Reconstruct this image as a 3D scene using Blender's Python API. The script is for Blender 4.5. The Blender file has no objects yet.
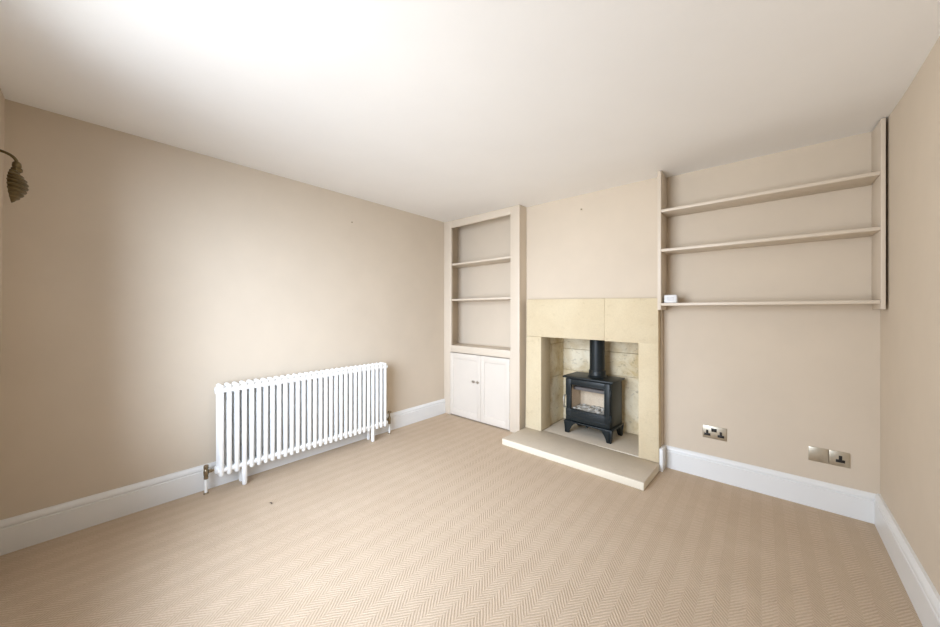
import bpy, bmesh, math, random
from mathutils import Vector, Matrix
random.seed(4)
PI = math.pi
COL = bpy.context.scene.collection

# ------------------------------------------------------------------ materials
def new_mat(name):
    m = bpy.data.materials.new(name); m.use_nodes = True
    nt = m.node_tree; b = nt.nodes['Principled BSDF']
    return m, nt, b

class NT:
    """small node helper"""
    def __init__(s, nt): s.nt = nt; s.n = nt.nodes; s.l = nt.links
    def put(s, sock, v):
        if v is None: return
        if hasattr(v, 'is_linked') or isinstance(v, bpy.types.NodeSocket): s.l.new(v, sock)
        else: sock.default_value = v
    def math(s, op, a, b=None, c=None, clamp=False):
        n = s.n.new('ShaderNodeMath'); n.operation = op; n.use_clamp = clamp
        for i, v in enumerate((a, b, c)): s.put(n.inputs[i], v) if v is not None else None
        return n.outputs[0]
    def coord(s): return s.n.new('ShaderNodeTexCoord').outputs['Object']
    def sep(s, v):
        n = s.n.new('ShaderNodeSeparateXYZ'); s.l.new(v, n.inputs[0]); return n.outputs
    def mapping(s, v, scale=(1,1,1), loc=(0,0,0), rot=(0,0,0)):
        n = s.n.new('ShaderNodeMapping'); s.l.new(v, n.inputs[0])
        n.inputs['Scale'].default_value = scale; n.inputs['Location'].default_value = loc; n.inputs['Rotation'].default_value = rot
        return n.outputs[0]
    def noise(s, v, scale, detail=3, rough=.5, dist=0):
        n = s.n.new('ShaderNodeTexNoise'); s.l.new(v, n.inputs['Vector'])
        n.inputs['Scale'].default_value = scale; n.inputs['Detail'].default_value = detail
        n.inputs['Roughness'].default_value = rough; n.inputs['Distortion'].default_value = dist
        return n.outputs['Fac']
    def voronoi(s, v, scale, feature='F1'):
        n = s.n.new('ShaderNodeTexVoronoi'); n.feature = feature; s.l.new(v, n.inputs['Vector']); n.inputs['Scale'].default_value = scale
        return n.outputs['Distance']
    def ramp(s, f, stops):
        n = s.n.new('ShaderNodeValToRGB'); s.l.new(f, n.inputs[0]); e = n.color_ramp.elements
        while len(e) < len(stops): e.new(.5)
        for i, (p, c) in enumerate(stops):
            e[i].position = p; e[i].color = (c[0], c[1], c[2], 1) if hasattr(c, '__len__') else (c, c, c, 1)
        return n.outputs[0]
    def mix(s, f, a, b, mode='MIX'):
        n = s.n.new('ShaderNodeMix'); n.data_type = 'RGBA'; n.blend_type = mode
        for k, v in ((0, f), (6, a), (7, b)):
            if isinstance(v, tuple) and len(v) == 3: v = (*v, 1)
            s.put(n.inputs[k], v)
        return n.outputs[2]
    def bump(s, h, strength, dist, bsdf):
        n = s.n.new('ShaderNodeBump'); s.l.new(h, n.inputs['Height']); n.inputs['Strength'].default_value = strength
        n.inputs['Distance'].default_value = dist; s.l.new(n.outputs[0], bsdf.inputs['Normal'])

def paint(name, col, rough=.6, mottle=.04, bump=.12, scale=3.0, fine=160):
    m, nt, b = new_mat(name); t = NT(nt); c = t.coord()
    n = t.noise(c, scale, 4, .6)
    lo = tuple(max(0, x*(1-mottle)) for x in col); hi = tuple(min(1, x*(1+mottle)) for x in col)
    t.l.new(t.ramp(n, [(.3, lo), (.7, hi)]), b.inputs['Base Color'])
    b.inputs['Roughness'].default_value = rough
    if bump:
        h = t.math('ADD', t.math('MULTIPLY', t.noise(c, fine, 2), .35), t.math('MULTIPLY', t.noise(c, 9, 3), 1.0))
        t.bump(h, bump, .004, b)
    return m

def plain(name, col, rough=.5, metal=0.0, spec=.5, nscale=40, var=.06):
    m, nt, b = new_mat(name); t = NT(nt); c = t.coord()
    n = t.noise(c, nscale, 3)
    t.l.new(t.ramp(n, [(.25, tuple(x*(1-var) for x in col)), (.75, tuple(min(1, x*(1+var)) for x in col))]), b.inputs['Base Color'])
    b.inputs['Roughness'].default_value = rough; b.inputs['Metallic'].default_value = metal
    b.inputs['Specular IOR Level'].default_value = spec
    return m

def stone(name, base, stain, dark, amount=.5, scale=3.5):
    m, nt, b = new_mat(name); t = NT(nt); c = t.coord()
    big = t.noise(c, scale, 6, .62, .6)
    f = t.ramp(big, [(.5-.12, 0.0), (.5+.2, 1.0)])
    col = t.mix(t.math('MULTIPLY', f, amount), base, stain)
    sm = t.noise(t.mapping(c, (1, 1, 1.6)), scale*4.5, 5, .65, .3)
    f2 = t.ramp(sm, [(.58, 0.0), (.75, 1.0)])
    col = t.mix(t.math('MULTIPLY', f2, amount*.6), col, dark)
    gr = t.noise(c, 140, 3, .6)
    col = t.mix(.1, col, t.ramp(gr, [(.3, .2), (.7, 1.0)]), 'MULTIPLY')
    t.l.new(col, b.inputs['Base Color']); b.inputs['Roughness'].default_value = .85
    b.inputs['Specular IOR Level'].default_value = .25
    h = t.math('ADD', t.math('MULTIPLY', gr, .5), t.math('MULTIPLY', t.noise(c, 18, 4), 1.0))
    t.bump(h, .35, .004, b)
    return m

def carpet():
    m, nt, b = new_mat('herringbone_carpet'); t = NT(nt); c = t.coord()
    x, y, z = t.sep(c)
    wob = t.math('MULTIPLY', t.math('SUBTRACT', t.noise(c, 5, 2), .5), .012)
    xw = t.math('DIVIDE', t.math('ADD', x, wob), .098)
    fr = t.math('FRACT', t.math('ADD', xw, 100.0))
    band = t.math('GREATER_THAN', fr, .5)
    tri = t.math('MULTIPLY', t.math('ABSOLUTE', t.math('SUBTRACT', fr, .5)), .098)
    a = math.radians(38)
    yy = t.math('ADD', y, t.math('MULTIPLY', t.math('SUBTRACT', t.noise(c, 26, 2), .5), .010))
    v = t.math('ADD', t.math('MULTIPLY', yy, math.sin(a)), t.math('MULTIPLY', tri, math.cos(a)))
    ph = t.math('ADD', t.math('DIVIDE', v, .0115), t.math('MULTIPLY', band, .5))
    s = t.math('SINE', t.math('MULTIPLY', ph, 2*PI))
    h = t.math('ADD', t.math('MULTIPLY', s, .5), .5)
    fib = t.noise(t.mapping(c, (1, 1, 1)), 420, 2, .7)
    patch = t.noise(c, 2.2, 4, .6)
    light = t.mix(t.ramp(patch, [(.35, 0.0), (.7, 1.0)]), CARPET_A, CARPET_B)
    col = t.mix(t.math('MULTIPLY', t.math('SUBTRACT', 1.0, h), t.math('MULTIPLY_ADD', t.noise(c, 11, 3), .55, .16)), light, CARPET_D)
    col = t.mix(t.math('MULTIPLY', fib, .35), col, CARPET_D)
    col = t.mix(t.math('MULTIPLY', band, .12), col, CARPET_D)
    nub = t.ramp(t.noise(c, 150, 2, .6), [(.42, 0.0), (.72, 1.0)])
    col = t.mix(t.math('MULTIPLY', nub, .30), col, CARPET_D)
    t.l.new(col, b.inputs['Base Color']); b.inputs['Roughness'].default_value = .95
    b.inputs['Specular IOR Level'].default_value = .1
    t.bump(t.math('ADD', h, t.math('ADD', t.math('MULTIPLY', fib, .5), t.math('MULTIPLY', nub, -.4))), .42, .004, b)
    return m

CARPET_A = (.69, .545, .41); CARPET_B = (.74, .595, .455); CARPET_D = (.38, .275, .175)
M = {}
M['wall'] = paint('greige_wall_paint', (.65, .55, .43), .75, .025, .10)
M['ceiling'] = paint('white_ceiling_paint', (.93, .905, .87), .9, .015, .15, 2)
M['joinery'] = paint('greige_eggshell_paint', (.665, .57, .455), .42, .02, .05, 4)
M['door'] = paint('greige_door_lit_tone', (.70, .63, .545), .42, .02, .05, 4)  # joinery paint made paler, so the brighter light low down is in the colour
M['trim'] = paint('white_satin_paint', (.80, .79, .765), .35, .015, .04, 5)
M['carpet'] = carpet()
M['stone'] = stone('pale_limestone', (.71, .60, .41), (.64, .515, .33), (.47, .36, .21), .6, 3.4)
def two_tone_stone(name, side, top, dark):  # upward faces take the duller top colour, all others the paler side colour
    m = stone(name, top, tuple(x*.86 for x in top), dark, .5, 4.0); t = NT(m.node_tree); b = t.n['Principled BSDF']
    src = b.inputs['Base Color'].links[0].from_socket
    nz = t.sep(t.n.new('ShaderNodeNewGeometry').outputs['Normal'])[2]
    t.l.new(t.mix(t.math('GREATER_THAN', nz, .25), side, src), b.inputs['Base Color']); return m
M['hearth'] = two_tone_stone('hearth_limestone', (.78, .70, .56), (.63, .535, .415), (.43, .355, .26))
M['lining'] = stone('stained_recess_stone', (.93, .83, .63), (.66, .50, .26), (.17, .115, .05), .95, 5.0)
M['mortar'] = plain('recess_mortar', (.30, .25, .16), .95)
M['iron'] = plain('black_stove_iron', (.013, .017, .018), .42, 0, .32, 60, .15)
M['baffle'] = plain('sooty_grey_steel', (.20, .18, .18), .7)
M['irondark'] = plain('matt_black_steel', (.014, .015, .015), .5, 0, .4)
M['steel'] = plain('brushed_steel', (.62, .60, .56), .3, 1.0)
M['rad'] = plain('white_radiator_enamel', (.93, .93, .91), .35, 0, .5, 30, .01)
M['brass'] = plain('antique_brass', (.33, .27, .18), .32, 1.0, .5, 50, .2)
M['bronze'] = plain('dark_bronze', (.135, .095, .04), .42, .8, .5, 60, .2)
M['plate'] = plain('polished_nickel_plate', (.58, .53, .43), .42, 1.0, .5, 25, .14)
M['black'] = plain('black_plastic', (.012, .011, .010), .4)
M['white'] = plain('white_plastic', (.74, .73, .72), .4, 0, .5, 30, .01)
M['grey'] = plain('pale_grey_plastic', (.67, .66, .66), .45)
M['brick'] = stone('pale_fire_brick', (.88, .76, .62), (.74, .58, .43), (.40, .30, .22), .6, 9)
M['ash'] = stone('grey_wood_ash', (.72, .70, .66), (.42, .40, .37), (.05, .05, .05), .9, 26)
M['dirt'] = plain('dark_brown_fluff', (.10, .075, .05), .9)
def glassmat():
    m, nt, b = new_mat('clear_glass'); nt.nodes.remove(b)
    t = NT(nt); tr = nt.nodes.new('ShaderNodeBsdfTransparent'); gl = nt.nodes.new('ShaderNodeBsdfGlossy')
    gl.inputs['Roughness'].default_value = .05; tr.inputs[0].default_value = (.96, .95, .93, 1)
    fr = nt.nodes.new('ShaderNodeLayerWeight'); fr.inputs[0].default_value = .08
    mx = nt.nodes.new('ShaderNodeMixShader'); t.l.new(fr.outputs[0], mx.inputs[0]); t.l.new(tr.outputs[0], mx.inputs[1]); t.l.new(gl.outputs[0], mx.inputs[2])
    t.l.new(mx.outputs[0], nt.nodes['Material Output'].inputs[0]); return m
M['glass'] = glassmat()

# ------------------------------------------------------------------ mesh builder
class MB:
    def __init__(s): s.bm = bmesh.new()
    def merge(s, bm2, mat=None):
        if mat is not None: bmesh.ops.transform(bm2, matrix=mat, verts=bm2.verts)
        me = bpy.data.meshes.new('tmp'); bm2.to_mesh(me); bm2.free(); s.bm.from_mesh(me); bpy.data.meshes.remove(me); return s
    def box(s, x0, x1, y0, y1, z0, z1, bev=0, seg=2, mat=None):
        b = bmesh.new(); bmesh.ops.create_cube(b, size=1)
        for v in b.verts: v.co = Vector(((x0+x1)/2+v.co.x*(x1-x0), (y0+y1)/2+v.co.y*(y1-y0), (z0+z1)/2+v.co.z*(z1-z0)))
        if bev: bmesh.ops.bevel(b, geom=b.edges[:], offset=bev, segments=seg, affect='EDGES', profile=.5, clamp_overlap=True)
        return s.merge(b, mat)
    def prism(s, poly, axis, a, c, bev=0, mat=None, seg=2):
        """poly in the two remaining axes (in xyz order), extruded along axis from a to c"""
        def P(p, q): return {'x': (q, p[0], p[1]), 'y': (p[0], q, p[1]), 'z': (p[0], p[1], q)}[axis]
        b = bmesh.new(); A = [b.verts.new(P(p, a)) for p in poly]; B = [b.verts.new(P(p, c)) for p in poly]; n = len(poly)
        b.faces.new(A); b.faces.new(B[::-1])
        for i in range(n): b.faces.new((A[i], B[i], B[(i+1) % n], A[(i+1) % n]))
        bmesh.ops.recalc_face_normals(b, faces=b.faces[:])
        if bev: bmesh.ops.bevel(b, geom=b.edges[:], offset=bev, segments=seg, affect='EDGES', profile=.5, clamp_overlap=True)
        return s.merge(b, mat)
    def hexa(s, pts, bev=0):
        """8 points: bottom ring (4), top ring (4)"""
        b = bmesh.new(); v = [b.verts.new(p) for p in pts]
        for f in ((3,2,1,0),(4,5,6,7),(0,1,5,4),(1,2,6,5),(2,3,7,6),(3,0,4,7)): b.faces.new([v[i] for i in f])
        bmesh.ops.recalc_face_normals(b, faces=b.faces[:])
        if bev: bmesh.ops.bevel(b, geom=b.edges[:], offset=bev, segments=2, affect='EDGES', profile=.5, clamp_overlap=True)
        return s.merge(b)
    def lathe(s, prof, origin=(0,0,0), axis='z', seg=24, sx=1, sy=1, a0=0, a1=2*PI, mat=None):
        full = abs(a1-a0-2*PI) < 1e-6; b = bmesh.new(); rings = []
        n = seg if full else seg+1
        for r, h in prof:
            ring = []
            for k in range(n):
                an = a0+(a1-a0)*k/seg; p = Vector((r*sx*math.cos(an), r*sy*math.sin(an), h))
                if axis == 'x': p = Vector((p.z, p.x, p.y))
                if axis == 'y': p = Vector((p.y, p.z, p.x))
                ring.append(b.verts.new(Vector(origin)+p))
            rings.append(ring)
        for i in range(len(rings)-1):
            for k in range(n if full else n-1):
                b.faces.new((rings[i][k], rings[i][(k+1) % n], rings[i+1][(k+1) % n], rings[i+1][k]))
        if full:
            if prof[0][0] > 1e-6: b.faces.new(rings[0][::-1])
            if prof[-1][0] > 1e-6: b.faces.new(rings[-1])
        bmesh.ops.remove_doubles(b, verts=b.verts[:], dist=1e-6)
        bmesh.ops.recalc_face_normals(b, faces=b.faces[:])
        return s.merge(b, mat)
    def tube(s, pts, r, seg=12, mat=None):
        pts = [Vector(p) for p in pts]; b = bmesh.new(); rings = []; n = len(pts)
        up = Vector((0.123, .31, .94)).normalized()
        for i, p in enumerate(pts):
            d = (pts[min(i+1, n-1)]-pts[max(i-1, 0)]).normalized()
            x = d.cross(up).normalized(); up2 = x.cross(d).normalized(); up = up2
            rr = r[i] if hasattr(r, '__len__') else r
            rings.append([b.verts.new(p+x*rr*math.cos(2*PI*k/seg)+up2*rr*math.sin(2*PI*k/seg)) for k in range(seg)])
        for i in range(n-1):
            for k in range(seg): b.faces.new((rings[i][k], rings[i][(k+1) % seg], rings[i+1][(k+1) % seg], rings[i+1][k]))
        b.faces.new(rings[0][::-1]); b.faces.new(rings[-1]); bmesh.ops.recalc_face_normals(b, faces=b.faces[:])
        return s.merge(b, mat)
    def build(s, name, mat, parent=None, smooth=True, solid=0, loc=(0,0,0)):
        me = bpy.data.meshes.new(name); s.bm.to_mesh(me); s.bm.free()
        me.materials.append(mat)
        if smooth:
            me.shade_smooth(); me.set_sharp_from_angle(angle=math.radians(38))
        o = bpy.data.objects.new(name, me); COL.objects.link(o)
        if parent: o.parent = parent
        o.location = loc
        if solid:
            md = o.modifiers.new('thickness', 'SOLIDIFY'); md.thickness = solid; md.offset = -1
        return o

def tag(o, label, cat, group=None):
    o['label'] = label; o['category'] = cat
    if group: o['group'] = group
    return o
def empty(name, loc, label, cat, rz=0, group=None):
    o = bpy.data.objects.new(name, None); COL.objects.link(o); o.location = loc; o.rotation_euler = (0, 0, rz)
    o.empty_display_size = .1
    return tag(o, label, cat, group)
def struct(o): o['kind'] = 'structure'; return o

# ------------------------------------------------------------------ room dimensions
XL, YF, YB = -2.785, -.285, 2.885          # left wall, front wall, right alcove back wall
YC, YA = 2.832, 2.94                        # chimney breast face, left alcove back wall
CXL, CXR = -1.7465, -.566                     # chimney breast sides
def XR(y): return .4945-.02*(YB-y)           # the right wall is slightly out of square
def ceil(x, y):
    s = (x-XL)/3.275; t = min(1, max(0, (y-2.3)/.585)); t = t*t*(3-2*t)
    return (2.222-.060*s)*(1-t)+(2.222-.032*s)*t

b = MB().box(-3.0, .8, -.6, 3.5, -.15, 0)
struct(b.build('floor', M['carpet'], smooth=False))

bm = bmesh.new(); nx, ny = 30, 30; g = []
for j in range(ny+1):
    row = []
    for i in range(nx+1):
        x = -2.95+3.7*i/nx; y = -.5+3.6*j/ny; row.append(bm.verts.new((x, y, ceil(x, y))))
    g.append(row)
for j in range(ny):
    for i in range(nx): bm.faces.new((g[j][i], g[j+1][i], g[j+1][i+1], g[j][i+1]))
b = MB(); b.bm = bm; b.box(-2.95, .75, -.5, 3.1, 2.28, 2.45)
struct(b.build('ceiling', M['ceiling']))

ZT = 2.30
struct(MB().box(XL-.2, XL, -.5, 3.0, -.02, ZT).build('wall_left', M['wall'], smooth=False))
b = MB().prism([(XR(-.5), -.5), (XR(3.0), 3.0), (.75, 3.0), (.75, -.5)], 'z', -.02, ZT)
struct(b.build('wall_right', M['wall'], smooth=False))
struct(MB().box(CXR-.02, .75, YB, 3.05, -.02, ZT).build('wall_back', M['wall'], smooth=False))
struct(MB().box(XL-.1, CXL+.02, YA, 3.05, -.02, ZT).build('wall_alcove', M['wall'], smooth=False))
# chimney breast with fireplace opening
OX0, OX1, OZ = -1.60, -.675, 1.04
b = MB().prism([(CXL, -.02), (CXL, ZT), (CXR, ZT), (CXR, -.02), (OX1, -.02), (OX1, OZ), (OX0, OZ), (OX0, -.02)], 'y', YC, 3.0)
b.box(OX0-.1, OX1+.1, 3.33, 3.42, -.02, 1.3).box(OX0-.1, OX0-.02, 3.0, 3.36, -.02, 1.3).box(OX1+.02, OX1+.1, 3.0, 3.36, -.02, 1.3).box(OX0-.1, OX1+.1, 3.0, 3.40, OZ, 1.3)
struct(b.build('wall_chimney', M['wall'], smooth=False))
# front wall with the window that lights the room (behind the photographer)
WX0, WX1, WZ0, WZ1 = -2.10, -.70, .45, 2.10
b = MB().box(XL-.1, WX0, YF-.04, YF, -.02, ZT).box(WX1, .75, YF-.04, YF, -.02, ZT).box(WX0, WX1, YF-.04, YF, -.02, WZ0).box(WX0, WX1, YF-.04, YF, WZ1, ZT)
for v in b.bm.verts: v.co.y -= .022*(1-v.co.z/2.2)   # the old wall leans a little
struct(b.build('wall_front', M['wall'], smooth=False))
b = MB()
yw0, yw1 = YF-.036, YF-.004
for x0, x1 in ((WX0, WX0+.045), (WX1-.045, WX1)): b.box(x0, x1, yw0, yw1, WZ0, WZ1, .004)
for z0, z1 in ((WZ0, WZ0+.045), (WZ1-.045, WZ1)): b.box(WX0, WX1, yw0, yw1, z0, z1, .004)
win = struct(b.build('window_1', M['trim']))
MB().box(WX0+.03, WX1-.03, YF-.022, YF-.018, WZ0+.03, WZ1-.03).build('pane', M['glass'], win)
MB().box(WX0-.03, WX1+.03, YF-.04, YF+.02, WZ0-.03, WZ0-.001, .006).build('window_sill', M['trim'], win)

# skirting boards
def skirt_profile(t, H=.163):
    return [(0, 0), (t, 0), (t, H-.040), (t-.005, H-.037), (t-.006, H-.033), (t-.001, H-.029), (t-.001, H-.020), (t-.004, H-.013), (t-.010, H-.006), (t-.014, H-.001), (0, H)]
def skirt(name, p0, p1, nrm, t=.022, H=.163, lift=.0):
    """along p0->p1 (xy) with outward normal nrm"""
    b = bmesh.new(); rings = []
    for p in (p0, p1):
        rings.append([b.verts.new((p[0]+nrm[0]*q, p[1]+nrm[1]*q, z+lift)) for q, z in skirt_profile(t, H)])
    n = len(rings[0]); b.faces.new(rings[0]); b.faces.new(rings[1][::-1])
    for i in range(n): b.faces.new((rings[0][i], rings[1][i], rings[1][(i+1) % n], rings[0][(i+1) % n]))
    bmesh.ops.recalc_face_normals(b, faces=b.faces[:]); m = MB(); m.merge(b)
    return struct(m.build(name, M['trim']))
skirt('baseboard_left', (XL, YF-.03), (XL, 2.706), (1, 0), .024)
skirt('baseboard_back', (-.566, YB), (XR(YB), YB), (0, -1), .020)
skirt('baseboard_right', (XR(YF), YF), (XR(YB), YB), (-1, 0), .024, .168)
skirt('baseboard_front', (-2.40, YF), (XR(YF), YF), (0, 1), .022)
struct(MB().box(CXR-.001, CXR+.021, 2.762, YB-.018, 0, .166, .002).build('baseboard_chimney', M['trim']))

# ------------------------------------------------------------------ stone fireplace
fp = empty('stone_fireplace', (-1.14, 2.80, .058), 'pale limestone fireplace surround with a plain lintel around the stove recess', 'fireplace')
SY0, SY1 = 2.768, 2.95
JX0, JX1 = -1.708, -.574          # outer
IX0, IX1 = -1.549, -.711          # opening
ZO = .941
def off(b): # express world coordinates in the fireplace's frame
    bmesh.ops.translate(b.bm, verts=b.bm.verts, vec=(1.14, -2.80, -.058)); return b
b = MB().hexa([(JX0-.012, SY0, .058), (IX0, SY0, .058), (IX0, SY1, .058), (JX0-.012, YC-.001, .058), (JX0, SY0, ZO), (IX0, SY0, ZO), (IX0, SY1, ZO), (JX0, YC-.001, ZO)], .004)
off(b).build('jamb', M['stone'], fp)
b = MB().hexa([(IX1, SY0, .058), (JX1+.004, SY0-.004, .058), (JX1+.004, YC-.001, .058), (IX1, SY1, .058), (IX1, SY0, ZO), (JX1, SY0, ZO), (JX1, YC-.001, ZO), (IX1, SY1, ZO)], .004)
off(b).build('jamb', M['stone'], fp)
JT = -.968
b = MB().hexa([(JX0, SY0, ZO+.001), (JT, SY0, ZO+.001), (JT, YC-.001, ZO+.001), (JX0, YC-.001, ZO+.001), (JX0+.003, SY0, 1.296), (JT, SY0, 1.287), (JT, YC-.001, 1.287), (JX0+.003, YC-.001, 1.296)], .003)
off(b).build('lintel', M['stone'], fp)
b = MB().hexa([(JT, SY0+.001, ZO-.004), (JX1, SY0+.001, ZO-.004), (JX1, YC-.001, ZO-.004), (JT, YC-.001, ZO-.004), (JT, SY0+.001, 1.287), (JX1-.002, SY0+.001, 1.279), (JX1-.002, YC-.001, 1.279), (JT, YC-.001, 1.287)], .003)
off(b).build('lintel', M['stone'], fp)
# recess lining: coursed stone blocks over a mortar backing
rb = 3.262
b = MB()
for za, zb, xs in ((.058, .575, (-1.575, -.685)), (.575, .795, (-1.575, -.685)), (.795, 1.035, (-1.575, -1.20, -.685))):
    for x0, x1 in zip(xs[:-1], xs[1:]):
        b.box(x0+.001, x1-.001, rb+random.uniform(0, .003), 3.325, za+.001, zb-.0015, .004)
off(b).build('back_lining', M['lining'], fp)
b = MB()
for za, zb, ys in ((.058, .525, (2.955, 3.26)), (.525, .86, (2.955, 3.26)), (.86, 1.035, (2.955, 3.26))):
    for y0, y1 in zip(ys[:-1], ys[1:]): b.box(-1.597, -1.561+random.uniform(-.002, .002), y0+.001, y1-.001, za+.001, zb-.0015, .004)
off(b).build('side_lining', M['lining'], fp)
b = MB()
for za, zb, ys in ((.058, .34, (2.955, 3.26)), (.34, .62, (2.955, 3.26)), (.62, 1.035, (2.955, 3.26))):
    for y0, y1 in zip(ys[:-1], ys[1:]): b.box(-.700, -.677, y0+.001, y1-.001, za+.001, zb-.0015, .004)
off(b).build('side_lining', M['lining'], fp)

he = empty('hearth', (-1.15, 2.6, 0), 'pale stone hearth slab on the carpet in front of the stove', 'hearth')
b = MB().hexa([(-1.73, 2.395, 0), (-.580, 2.388, 0), (-.566, 2.768, 0), (-1.722, 2.830, 0), (-1.73, 2.395, .057), (-.580, 2.388, .057), (-.566, 2.768, .057), (-1.722, 2.830, .057)], .006)
bmesh.ops.translate(b.bm, verts=b.bm.verts, vec=(1.15, -2.6, 0)); b.build('front_slab', M['hearth'], he)
b = MB().box(-1.598, -.677, 2.80, 3.325, 0.0, .0565, .003)
bmesh.ops.translate(b.bm, verts=b.bm.verts, vec=(1.15, -2.6, 0)); b.build('back_slab', M['hearth'], he)

# ------------------------------------------------------------------ stove
st = empty('wood_burning_stove', (-1.163, 3.042, .0575), 'black wood burning stove with a glass door and flue, standing in the stone recess', 'stove', math.radians(-2.5))
W, D = .208, .132       # half width, half depth of the body
b = MB()
b.box(-W, -W+.012, -D+.012, D, .112, .508, .003).box(W-.012, W, -D+.012, D, .112, .508, .003)
b.box(-W, W, D-.012, D, .112, .508, .003).box(-W, W, -D+.012, D, .112, .13, .003).box(-W, W, -D+.012, D, .49, .508, .003)
b.box(-W, W, -D+.012, -D+.022, .112, .21, .002).box(-W, W, -D+.012, -D+.022, .465, .508, .002)
b.box(-W, -.165, -D+.012, -D+.022, .112, .508, .002).box(.165, W, -D+.012, -D+.022, .112, .508, .002)
b.build('body', M['iron'], st)
MB().box(-.231, .231, -.148, .142, .508, .525, .004).build('top_plate', M['iron'], st)
b = MB().box(-.222, .222, -.146, .138, .100, .114, .004); b.build('base_plate', M['iron'], st)
# firebox
b = MB()
b.box(-.196, -.168, -.105, .112, .13, .47, .003).box(.168, .196, -.105, .112, .13, .47, .003).box(-.168, .168, .088, .118, .13, .47, .003)
b.build('fire_bricks', M['brick'], st)
MB().box(-.167, .167, -.05, .087, .388, .418, .003).build('baffle', M['baffle'], st)
b = MB().box(-.168, .168, -.105, .088, .20, .225, .004)
for k in range(46):
    x, y = random.uniform(-.155, .155), random.uniform(-.095, .075); r = random.uniform(.006, .016)
    mt = Matrix.Translation((x, y, .225+r*.3)) @ Matrix.Rotation(random.uniform(0, 6), 4, 'Z') @ Matrix.Rotation(random.uniform(-.6, .6), 4, 'X')
    b.box(-r*1.3, r*1.3, -r, r, -r*.6, r*.6, r*.25, 1, mt)
b.build('ash_bed', M['ash'], st)
# door
dr = MB()
gx0, gx1, gz0, gz1 = -.150, .156, .230, .452
dx0, dx1, dz0, dz1 = -.203, .203, .122, .503
dy0, dy1 = -D-.010, -D+.012
dr.box(dx0, gx0, dy0, dy1, dz0, gz0, .004).box(dx0+.022, gx0, dy0, dy1, gz0, .345, .003).box(dx0, gx0, dy0, dy1, .345, dz1, .004)
dr.box(gx1, dx1, dy0, dy1, dz0, dz1, .004).box(gx0-.004, gx1+.004, dy0, dy1, gz1, dz1, .004).box(gx0-.004, gx1+.004, dy0, dy1, dz0, gz0, .004)
# raised bead round the glass and a panel line low on the door
for x0, x1, z0, z1 in ((gx0-.008, gx1+.008, gz1, gz1+.008), (gx0-.008, gx1+.008, gz0-.008, gz0), (gx0-.008, gx0, gz0, gz1), (gx1, gx1+.008, gz0, gz1)):
    dr.box(x0, x1, dy0-.005, dy0+.004, z0, z1, .002)
dr.box(gx0-.03, gx1+.02, dy0-.003, dy0+.003, .150, .158, .0015)
dr.box(gx0-.03, gx1+.02, dy0-.003, dy0+.003, .203, .208, .0015)
door = dr.build('door', M['iron'], st)
MB().box(gx0-.003, gx1+.003, dy0+.009, dy0+.013, gz0-.003, gz1+.003).build('glass', M['glass'], door)
b = MB().tube([(-.207, dy0+.004, .234), (-.213, dy0-.010, .240), (-.214, dy0-.014, .252), (-.214, dy0-.014, .326), (-.213, dy0-.010, .338), (-.207, dy0+.004, .344)], .0078, 12)
b.build('handle', M['steel'], door)
for z in (.21, .43):
    MB().lathe([(.009, -.028), (.011, -.026), (.011, .026), (.009, .028)], (.209, dy0+.006, z), 'z', 16).build('hinge', M['iron'], door)
# splayed bracket legs, one per corner
def leg(sx, sy):
    b = MB()
    poly = [(.222, .101), (.100, .101), (.128, .088), (.150, .062), (.166, .03), (.174, 0), (.206, 0), (.212, .03)]
    poly = [(p[0]*sx, p[1]) for p in poly]
    y0, y1 = sorted((sy*.143, sy*.118)); b.prism(poly, 'y', y0, y1, .003)
    poly = [(.143, .101), (.05, .101), (.075, .088), (.09, .062), (.103, .03), (.110, 0), (.143, 0)]
    poly = [(p[0]*sy, p[1]) for p in poly]
    x0, x1 = sorted((sx*.212, sx*.186)); b.prism(poly, 'x', x0, x1, .003)
    b.build('leg', M['iron'], st)
for sx in (-1, 1):
    for sy in (-1, 1): leg(sx, sy)
b = MB().box(-.012, .012, -.160, -.13, .088, .099, .002).lathe([(0, 0), (.007, .001), (.008, .006), (.006, .012), (0, .013)], (0, -.160, .094), 'y', 14, mat=None)
b.build('air_control', M['iron'], st)
fl = MB().lathe([(.066, .525), (.066, .99), (.062, .99), (.062, .53)], (.022, .034, 0), 'z', 40).build('flue_pipe', M['iron'], st)
MB().lathe([(.083, .5245), (.084, .530), (.076, .536), (.0735, .545), (.0735, .578), (.0715, .581), (.0665, .582)], (.022, .034, 0), 'z', 40).build('flue_collar', M['iron'], fl)

# ------------------------------------------------------------------ built-in alcove cabinet
ac = empty('alcove_bookcase', (-2.265, 2.82, 0), 'built-in greige bookcase with open shelves above cupboard doors, left of the fireplace', 'bookcase')
o3 = (2.265, -2.82, 0)
def acb(b): bmesh.ops.translate(b.bm, verts=b.bm.verts, vec=o3); return b
FY0, FY1 = 2.705, 2.728
fx0, fx1 = XL+.001, -1.746
ox0, ox1 = -2.665, -1.851
zt0, zt1 = ceil(fx0, FY0)-.002, ceil(fx1, FY0)-.002
zm = zt0+(zt1-zt0)*(ox0-fx0)/(fx1-fx0); zn = zt0+(zt1-zt0)*(ox1-fx0)/(fx1-fx0)
b = MB()
b.prism([(fx0, 0), (-2.685, 0), (-2.685, .717), (ox0, .717), (ox0, zm), (fx0, zt0)], 'y', FY0, FY1, .002)
b.prism([(-1.860, 0), (fx1, 0), (fx1, zt1), (ox1, zn), (ox1, .717), (-1.860, .717)], 'y', FY0, FY1, .002)
b.prism([(ox0, 2.134), (ox1, 2.134), (ox1, zn), (ox0, zm)], 'y', FY0+.0005, FY1, .002)
b.box(ox0-.015, ox1+.008, FY0+.0005, FY1, .719, .7965, .002)
acb(b).build('face_frame', M['joinery'], ac)
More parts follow.
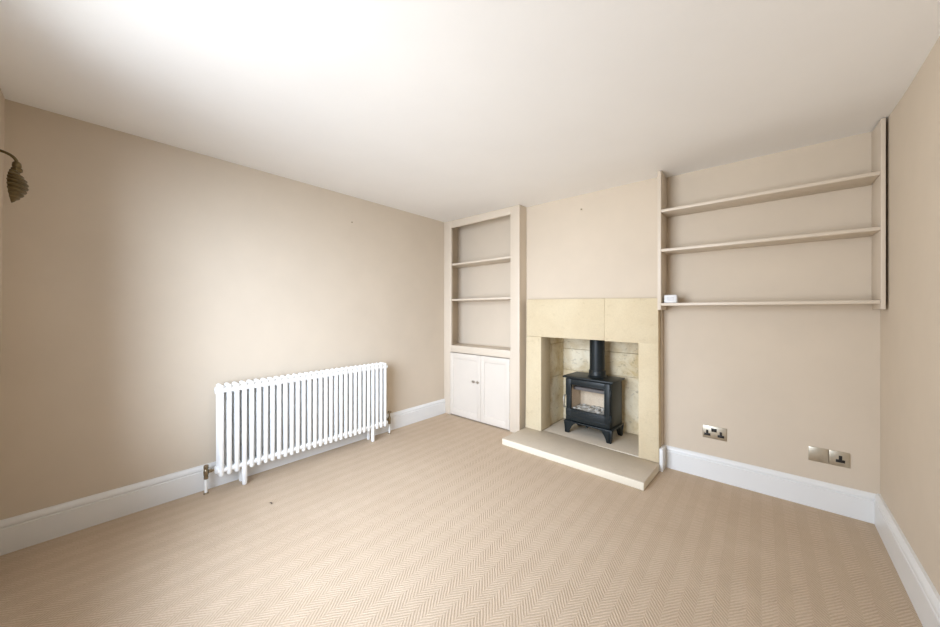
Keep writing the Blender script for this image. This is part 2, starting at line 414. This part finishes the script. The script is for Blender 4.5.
b = MB().prism([(FY1, 0), (YC-.001, 0), (YC-.001, ceil(fx1, YC)-.002), (FY1, zt1)], 'x', fx1-.018, fx1-.001)
acb(b).build('side_panel', M['joinery'], ac)
b = MB().box(XL+.001, fx1-.019, FY1+.0005, YA-.001, .776, .7965, .002); acb(b).build('worktop', M['joinery'], ac)
for zt in (1.7265, 1.323):
    b = MB().box(XL+.001, fx1-.019, FY1+.0005, YA-.001, zt-.021, zt, .002); b.box(ox0+.002, ox1-.002, FY0+.008, FY1+.002, zt-.021, zt, .002); acb(b).build('shelf', M['joinery'], ac)
def cab_door(x0, x1, name, knob_x, hinge_x):
    z0, z1 = .012, .712
    st_, ra, rb_ = .048, .062, .07
    b = MB()
    y0, y1 = FY0+.001, FY1-.001
    b.box(x0, x0+st_, y0, y1, z0, z1, .0015).box(x1-st_, x1, y0, y1, z0, z1, .0015)
    b.box(x0+st_-.001, x1-st_+.001, y0+.0003, y1, z1-ra, z1-.0003, .001).box(x0+st_-.001, x1-st_+.001, y0+.0003, y1, z0+.0003, z0+rb_, .001)
    b.box(x0+st_-.004, x1-st_+.004, y0+.009, y1-.004, z0+rb_-.004, z1-ra+.004)
    # ovolo bead inside the frame
    for p in (((x0+st_, z0+rb_), (x1-st_, z0+rb_)), ((x0+st_, z1-ra), (x1-st_, z1-ra))):
        b.tube([(p[0][0], y0+.008, p[0][1]), (p[1][0], y0+.008, p[1][1])], .005, 8)
    for xx in (x0+st_, x1-st_): b.tube([(xx, y0+.008, z0+rb_), (xx, y0+.008, z1-ra)], .005, 8)
    d = acb(b).build('door', M['door'], ac)
    k = MB().lathe([(.006, 0), (.006, -.008), (.0075, -.012), (.0135, -.016), (.0145, -.021), (.011, -.026), (0, -.0275)], (knob_x, y0, .428), 'y', 18)
    acb(k).build('knob', M['steel'], d)
    for z in (.152, .62):
        h = MB().lathe([(.0045, z-.03), (.005, z-.028), (.005, z+.028), (.0045, z+.03)], (hinge_x, FY0-.001, 0), 'z', 12); acb(h).build('hinge', M['joinery'], d)
cab_door(-2.6825, -2.2365, 'left', -2.325, -2.684)
cab_door(-2.2335, -1.8630, 'right', -2.262, -1.8615)

# ------------------------------------------------------------------ open shelves in the right alcove
su = empty('wall_shelves', (-.05, 2.79, 1.19), 'greige open shelf unit of three boards fixed high in the right alcove', 'shelves')
def sub(b): bmesh.ops.translate(b.bm, verts=b.bm.verts, vec=(.05, -2.79, -1.19)); return b
UY0, UY1 = 2.69, YB-.001
for x0, x1 in ((-.565, -.5415), (.463, .4795)):
    xm = (x0+x1)/2
    b = MB().prism([(UY0, 1.191), (UY1, 1.191), (UY1, ceil(xm, UY1)-.006), (UY0, ceil(xm, UY0)-.006)], 'x', x0, x1, .0015)
    sub(b).build('side_panel', M['joinery'], su)
for za, zb in ((1.911, 1.908), (1.628, 1.620), (1.2405, 1.2395)):
    p = [(-.541, za-.019), (.4625, zb-.019), (.4625, zb), (-.541, za)]
    b = MB().prism(p, 'y', UY0+.001, UY1, .0015); sub(b).build('shelf', M['joinery'], su)

t = empty('white_box', (-.489, 2.748, 1.2412), 'small white plastic box on the left end of the lowest alcove shelf', 'box')
MB().box(-.040, .040, -.027, .027, 0, .058, .006, 3).build('casing', M['white'], t)
MB().box(-.022, .022, -.0285, -.0262, .016, .044, .003, 2).build('face_panel', M['grey'], t)

# ------------------------------------------------------------------ radiator
rx, ry0, pitch, ncol = -2.684, .554, 1.2525/29, 30
rd = empty('column_radiator', (rx, ry0+pitch*14.5, 0), 'long white column radiator standing on the carpet along the left wall', 'radiator')
R0, ZB, ZR = .0144, .103, .700
def colmesh():
    b = MB()
    for dx in (-.036, 0, .036):
        b.lathe([(0, ZB), (.006, ZB+.001), (.0120, ZB+.005), (R0, ZB+.012), (R0, ZR-.012), (.0120, ZR-.005), (.006, ZR-.001), (0, ZR)], (dx, 0, 0), 'z', 16)
    for z in (ZB+.037, ZR-.037):
        b.lathe([(.0215, -pitch/2), (.0215, pitch/2)], (0, 0, z), 'y', 20)
        for dx in (-.031, .031): b.lathe([(.0165, -pitch/2), (.0165, pitch/2)], (dx, 0, z), 'y', 18)
        b.box(-.036, .036, -.0095, .0095, z-.020, z+.022, .007, 3)
    return b
col0 = None
for k in range(ncol):
    y = (k-14.5)*pitch
    if col0 is None:
        col0 = colmesh().build('column', M['rad'], rd, loc=(0, y, 0)); o = col0
    else:
        o = col0.copy(); COL.objects.link(o); o.location = (0, y, 0)
lg0 = None
for k in (3, 26):
    for dx in (-.036, .036):
        y = (k-14.5)*pitch
        if lg0 is None:
            lg0 = MB().lathe([(0, .0), (.010, .001), (.0135, .005), (.0155, .012), (.0155, .13), (.0142, .16)], (0, 0, 0), 'z', 18).build('leg', M['rad'], rd, loc=(dx, y, 0))
        else:
            o = lg0.copy(); COL.objects.link(o); o.location = (dx, y, 0)
e0 = None
for sgn in (-1, 1):
    for z in (ZB+.037, ZR-.037):
        y = sgn*14.5*pitch+sgn*pitch/2
        o = MB().lathe([(.0215, 0), (.0235, sgn*.001), (.0235, sgn*.003), (.020, sgn*.0055), (0, sgn*.006)], (0, 0, 0), 'y', 22).build('end_plug', M['rad'], rd, loc=(0, y, z))
# valves
yv0 = .484-(ry0+pitch*14.5); yv1 = 1.893-(ry0+pitch*14.5)
def valve(y, sgn, wheel):
    zc_ = ZB+.037
    b = MB()
    b.lathe([(.010, zc_-.045), (.0125, zc_-.043), (.0125, zc_-.028), (.0105, zc_-.026), (.0135, zc_-.018), (.0145, zc_), (.0135, zc_+.014), (.0105, zc_+.018), (.0105, zc_+.024)], (-.018, y, 0), 'z', 20)
    ye = sgn*(14.5*pitch+pitch/2+.009)
    b.lathe([(.007, y), (.007, y+(ye-y)*.35), (.012, y+(ye-y)*.36), (.012, y+(ye-y)*.8), (.008, y+(ye-y)*.82), (.008, ye)], (-.018, 0, zc_), 'y', 6)
    v = b.build('valve', M['brass'], rd)
    if wheel:
        MB().lathe([(.006, zc_+.024), (.006, zc_+.060), (.010, zc_+.062), (.019, zc_+.064), (.020, zc_+.070), (.018, zc_+.075), (.006, zc_+.077), (0, zc_+.078)], (-.018, y, 0), 'z', 20).build('valve_wheel', M['brass'], v)
    else:
        MB().lathe([(.0125, zc_+.020), (.0135, zc_+.022), (.0135, zc_+.038), (.012, zc_+.044), (.006, zc_+.047), (0, zc_+.0475)], (-.018, y, 0), 'z', 20).build('valve_cap', M['brass'], v)
    MB().lathe([(.0085, .004), (.0085, zc_-.043)], (-.018, y, 0), 'z', 16).build('pipe', M['rad'], v)
    MB().lathe([(.014, 0), (.014, .004), (.011, .008), (.009, .009)], (-.018, y, 0), 'z', 18).build('floor_collar', M['brass'], v)
valve(yv0, -1, False); valve(yv1, 1, True)

# ------------------------------------------------------------------ sockets on the right alcove wall
def socket_face(parent, cx, zc=-.006):
    """black T of the three pin holes, on a plate facing -y (local origin = plate centre)"""
    b = MB()
    b.box(cx-.007, cx+.007, -.0088, -.006, zc-.004, zc+.020, .001)
    b.box(cx-.0185, cx+.0185, -.0088, -.006, zc-.020, zc-.003, .001)
    b.build('pin_holes', M['black'], parent)
def screws(parent, xs):
    for x in xs:
        MB().lathe([(.0032, -.006), (.003, -.0078), (0, -.0083)], (x, 0, 0), 'y', 12).build('screw', M['plate'], parent)
s1 = empty('double_socket', (-.2485, YB+.0005, .328), 'double metal wall socket with two sets of black pin holes, nearer the fireplace', 'socket')
MB().box(-.0685, .0685, -.0075, 0, -.0435, .0435, .003).build('plate', M['plate'], s1)
socket_face(s1, -.041); socket_face(s1, .036)
for x in (-.0105, .0055): MB().box(x-.0076, x+.0076, -.0105, -.006, .006, .0305, .0015).build('switch', M['black'], s1)
s2 = empty('blank_plate', (.2558, YB+.0005, .3185), 'plain polished metal blanking plate, left of the paired wall plates', 'wall plate')
MB().box(-.0415, .0415, -.0075, 0, -.0425, .0425, .003).build('plate', M['plate'], s2); screws(s2, (-.030, .030))
s3 = empty('single_socket', (.3412, YB+.0005, .3185), 'single metal wall socket beside the blank plate, nearest the right corner', 'socket')
MB().box(-.0415, .0415, -.0075, 0, -.0425, .0425, .003).build('plate', M['plate'], s3); socket_face(s3, 0.004, 0.0); screws(s3, (-.030, .033))

# ------------------------------------------------------------------ wall light on the front wall
LX = -2.28
wl = empty('wall_light', (LX, YF, 1.69), 'dark bronze wall light with a curved arm and ribbed shell shade, at the left edge', 'wall light')
MB().lathe([(0, .0), (.042, .0005), (.042, .005), (.030, .011), (.014, .017), (0, .018)], (0, 0, .122), 'y', 26).build('wall_plate', M['bronze'], wl)
pts = [(0, .010, .122), (0, .022, .128)]
for k in range(13):
    a = k/12*PI/2; pts.append((0, .034+.046*math.sin(a), .096+.036*math.cos(a)))
MB().tube(pts, .0052, 12).build('arm', M['bronze'], wl)
MB().lathe([(0, .100), (.008, .099), (.0115, .094), (.0125, .082), (.011, .076), (.015, .072), (.015, .062), (.010, .057), (0, .056)], (0, .080, 0), 'z', 20).build('lamp_holder', M['bronze'], wl)
prof = []
N = 96
for k in range(N+1):
    u = k/N
    r = .40+.60*math.sin(PI/2*u/.42) if u < .42 else max(.03, max(0.0, math.cos((u-.42)/.58*PI/2))**.8)
    rib = 1+.085*math.sin(u*2*PI*8.5)
    prof.append((r*rib, .060-.130*u))
sh = MB().lathe(prof, (0, .067, 0), 'z', 30, .062, .040, -PI*.04, PI*1.04)
sh.build('shade', M['bronze'], wl, solid=.002)

# ------------------------------------------------------------------ small marks
n1 = MB().lathe([(.0022, 0), (.0022, .010), (.0065, .011), (.006, .0135), (0, .014)], (0, 0, 0), 'x', 12).build('nail', M['brass'], loc=(XL, 1.543, 1.985))
tag(n1, 'small nail head in the left wall high above the radiator', 'nail')
n2 = MB().lathe([(.0022, 0), (.0022, -.010), (.0065, -.011), (.006, -.0135), (0, -.014)], (0, 0, 0), 'y', 12).build('nail', M['brass'], loc=(-1.185, YC, 2.074))
tag(n2, 'small nail head high in the chimney breast wall above the fireplace', 'nail')
b = MB().tube([(-.012, -.004, .003), (-.004, .002, .0045), (.006, .003, .004), (.013, -.002, .003)], [.0015, .003, .0028, .001], 8)
d = b.build('fluff', M['dirt'], loc=(-2.262, .722, 0)); tag(d, 'tiny dark bit of fluff on the carpet in front of the radiator', 'fluff')

# ------------------------------------------------------------------ daylight through the window
w = bpy.data.worlds.new('daylight'); bpy.context.scene.world = w; w.use_nodes = True
t = NT(w.node_tree); bg = w.node_tree.nodes['Background']
direction = t.n.new('ShaderNodeTexCoord').outputs['Generated']
SKY, GROUND = (.84, 1.0, 1.27), (.92, 1.0, 1.12)
# bright cloud and sunlit ground seen from the window: (azimuth, elevation, radiance)
LOBES = [(-45, -40, 1.4, GROUND, 8), (-45, -12, 4.9, GROUND, 8), (0, -12, 4.7, GROUND, 8), (-45, 35, 4.0, SKY, 8), (0, 12, 2.1, SKY, 8),
         (0, 35, 7.4, SKY, 8), (35, 12, 7.4, SKY, 8), (65, 12, 3.4, SKY, 8)]
total = None
for az, el, k, tint, tight in LOBES:
    az, el = math.radians(az), math.radians(el)
    d = t.n.new('ShaderNodeVectorMath'); d.operation = 'DOT_PRODUCT'; t.l.new(direction, d.inputs[0])
    d.inputs[1].default_value = (math.sin(az)*math.cos(el), -math.cos(az)*math.cos(el), math.sin(el))
    f = t.math('MULTIPLY', t.math('POWER', t.math('MAXIMUM', d.outputs['Value'], 0.0), float(tight)), k)
    sc_ = t.n.new('ShaderNodeVectorMath'); sc_.operation = 'SCALE'; sc_.inputs[0].default_value = tint; t.l.new(f, sc_.inputs['Scale'])
    if total is None: total = sc_.outputs[0]
    else:
        a = t.n.new('ShaderNodeVectorMath'); a.operation = 'ADD'; t.l.new(total, a.inputs[0]); t.l.new(sc_.outputs[0], a.inputs[1]); total = a.outputs[0]
t.l.new(total, bg.inputs[0]); bg.inputs[1].default_value = 1.0
li = bpy.data.lights.new('window_portal', 'AREA'); li.shape = 'RECTANGLE'; li.size = WX1-WX0; li.size_y = WZ1-WZ0
li.cycles.is_portal = True
lo = bpy.data.objects.new('window_portal', li); COL.objects.link(lo)
lo.location = ((WX0+WX1)/2, YF-.045, (WZ0+WZ1)/2); lo.rotation_euler = (PI/2, 0, 0)

# ------------------------------------------------------------------ camera and view
cam = bpy.data.cameras.new('camera'); co = bpy.data.objects.new('camera', cam); COL.objects.link(co)
cam.sensor_width = 36; cam.lens = 331.6*36/940; cam.shift_y = -2/940; cam.clip_start = .01
co.location = (0, 0, 1.18); co.rotation_euler = (PI/2, 0, math.atan2(291.6, 331.6))
sc = bpy.context.scene; sc.camera = co
sc.view_settings.view_transform = 'Standard'; sc.view_settings.look = 'None'; sc.view_settings.gamma = 1
sc.view_settings.use_curve_mapping = False; sc.view_settings.exposure = 1.02
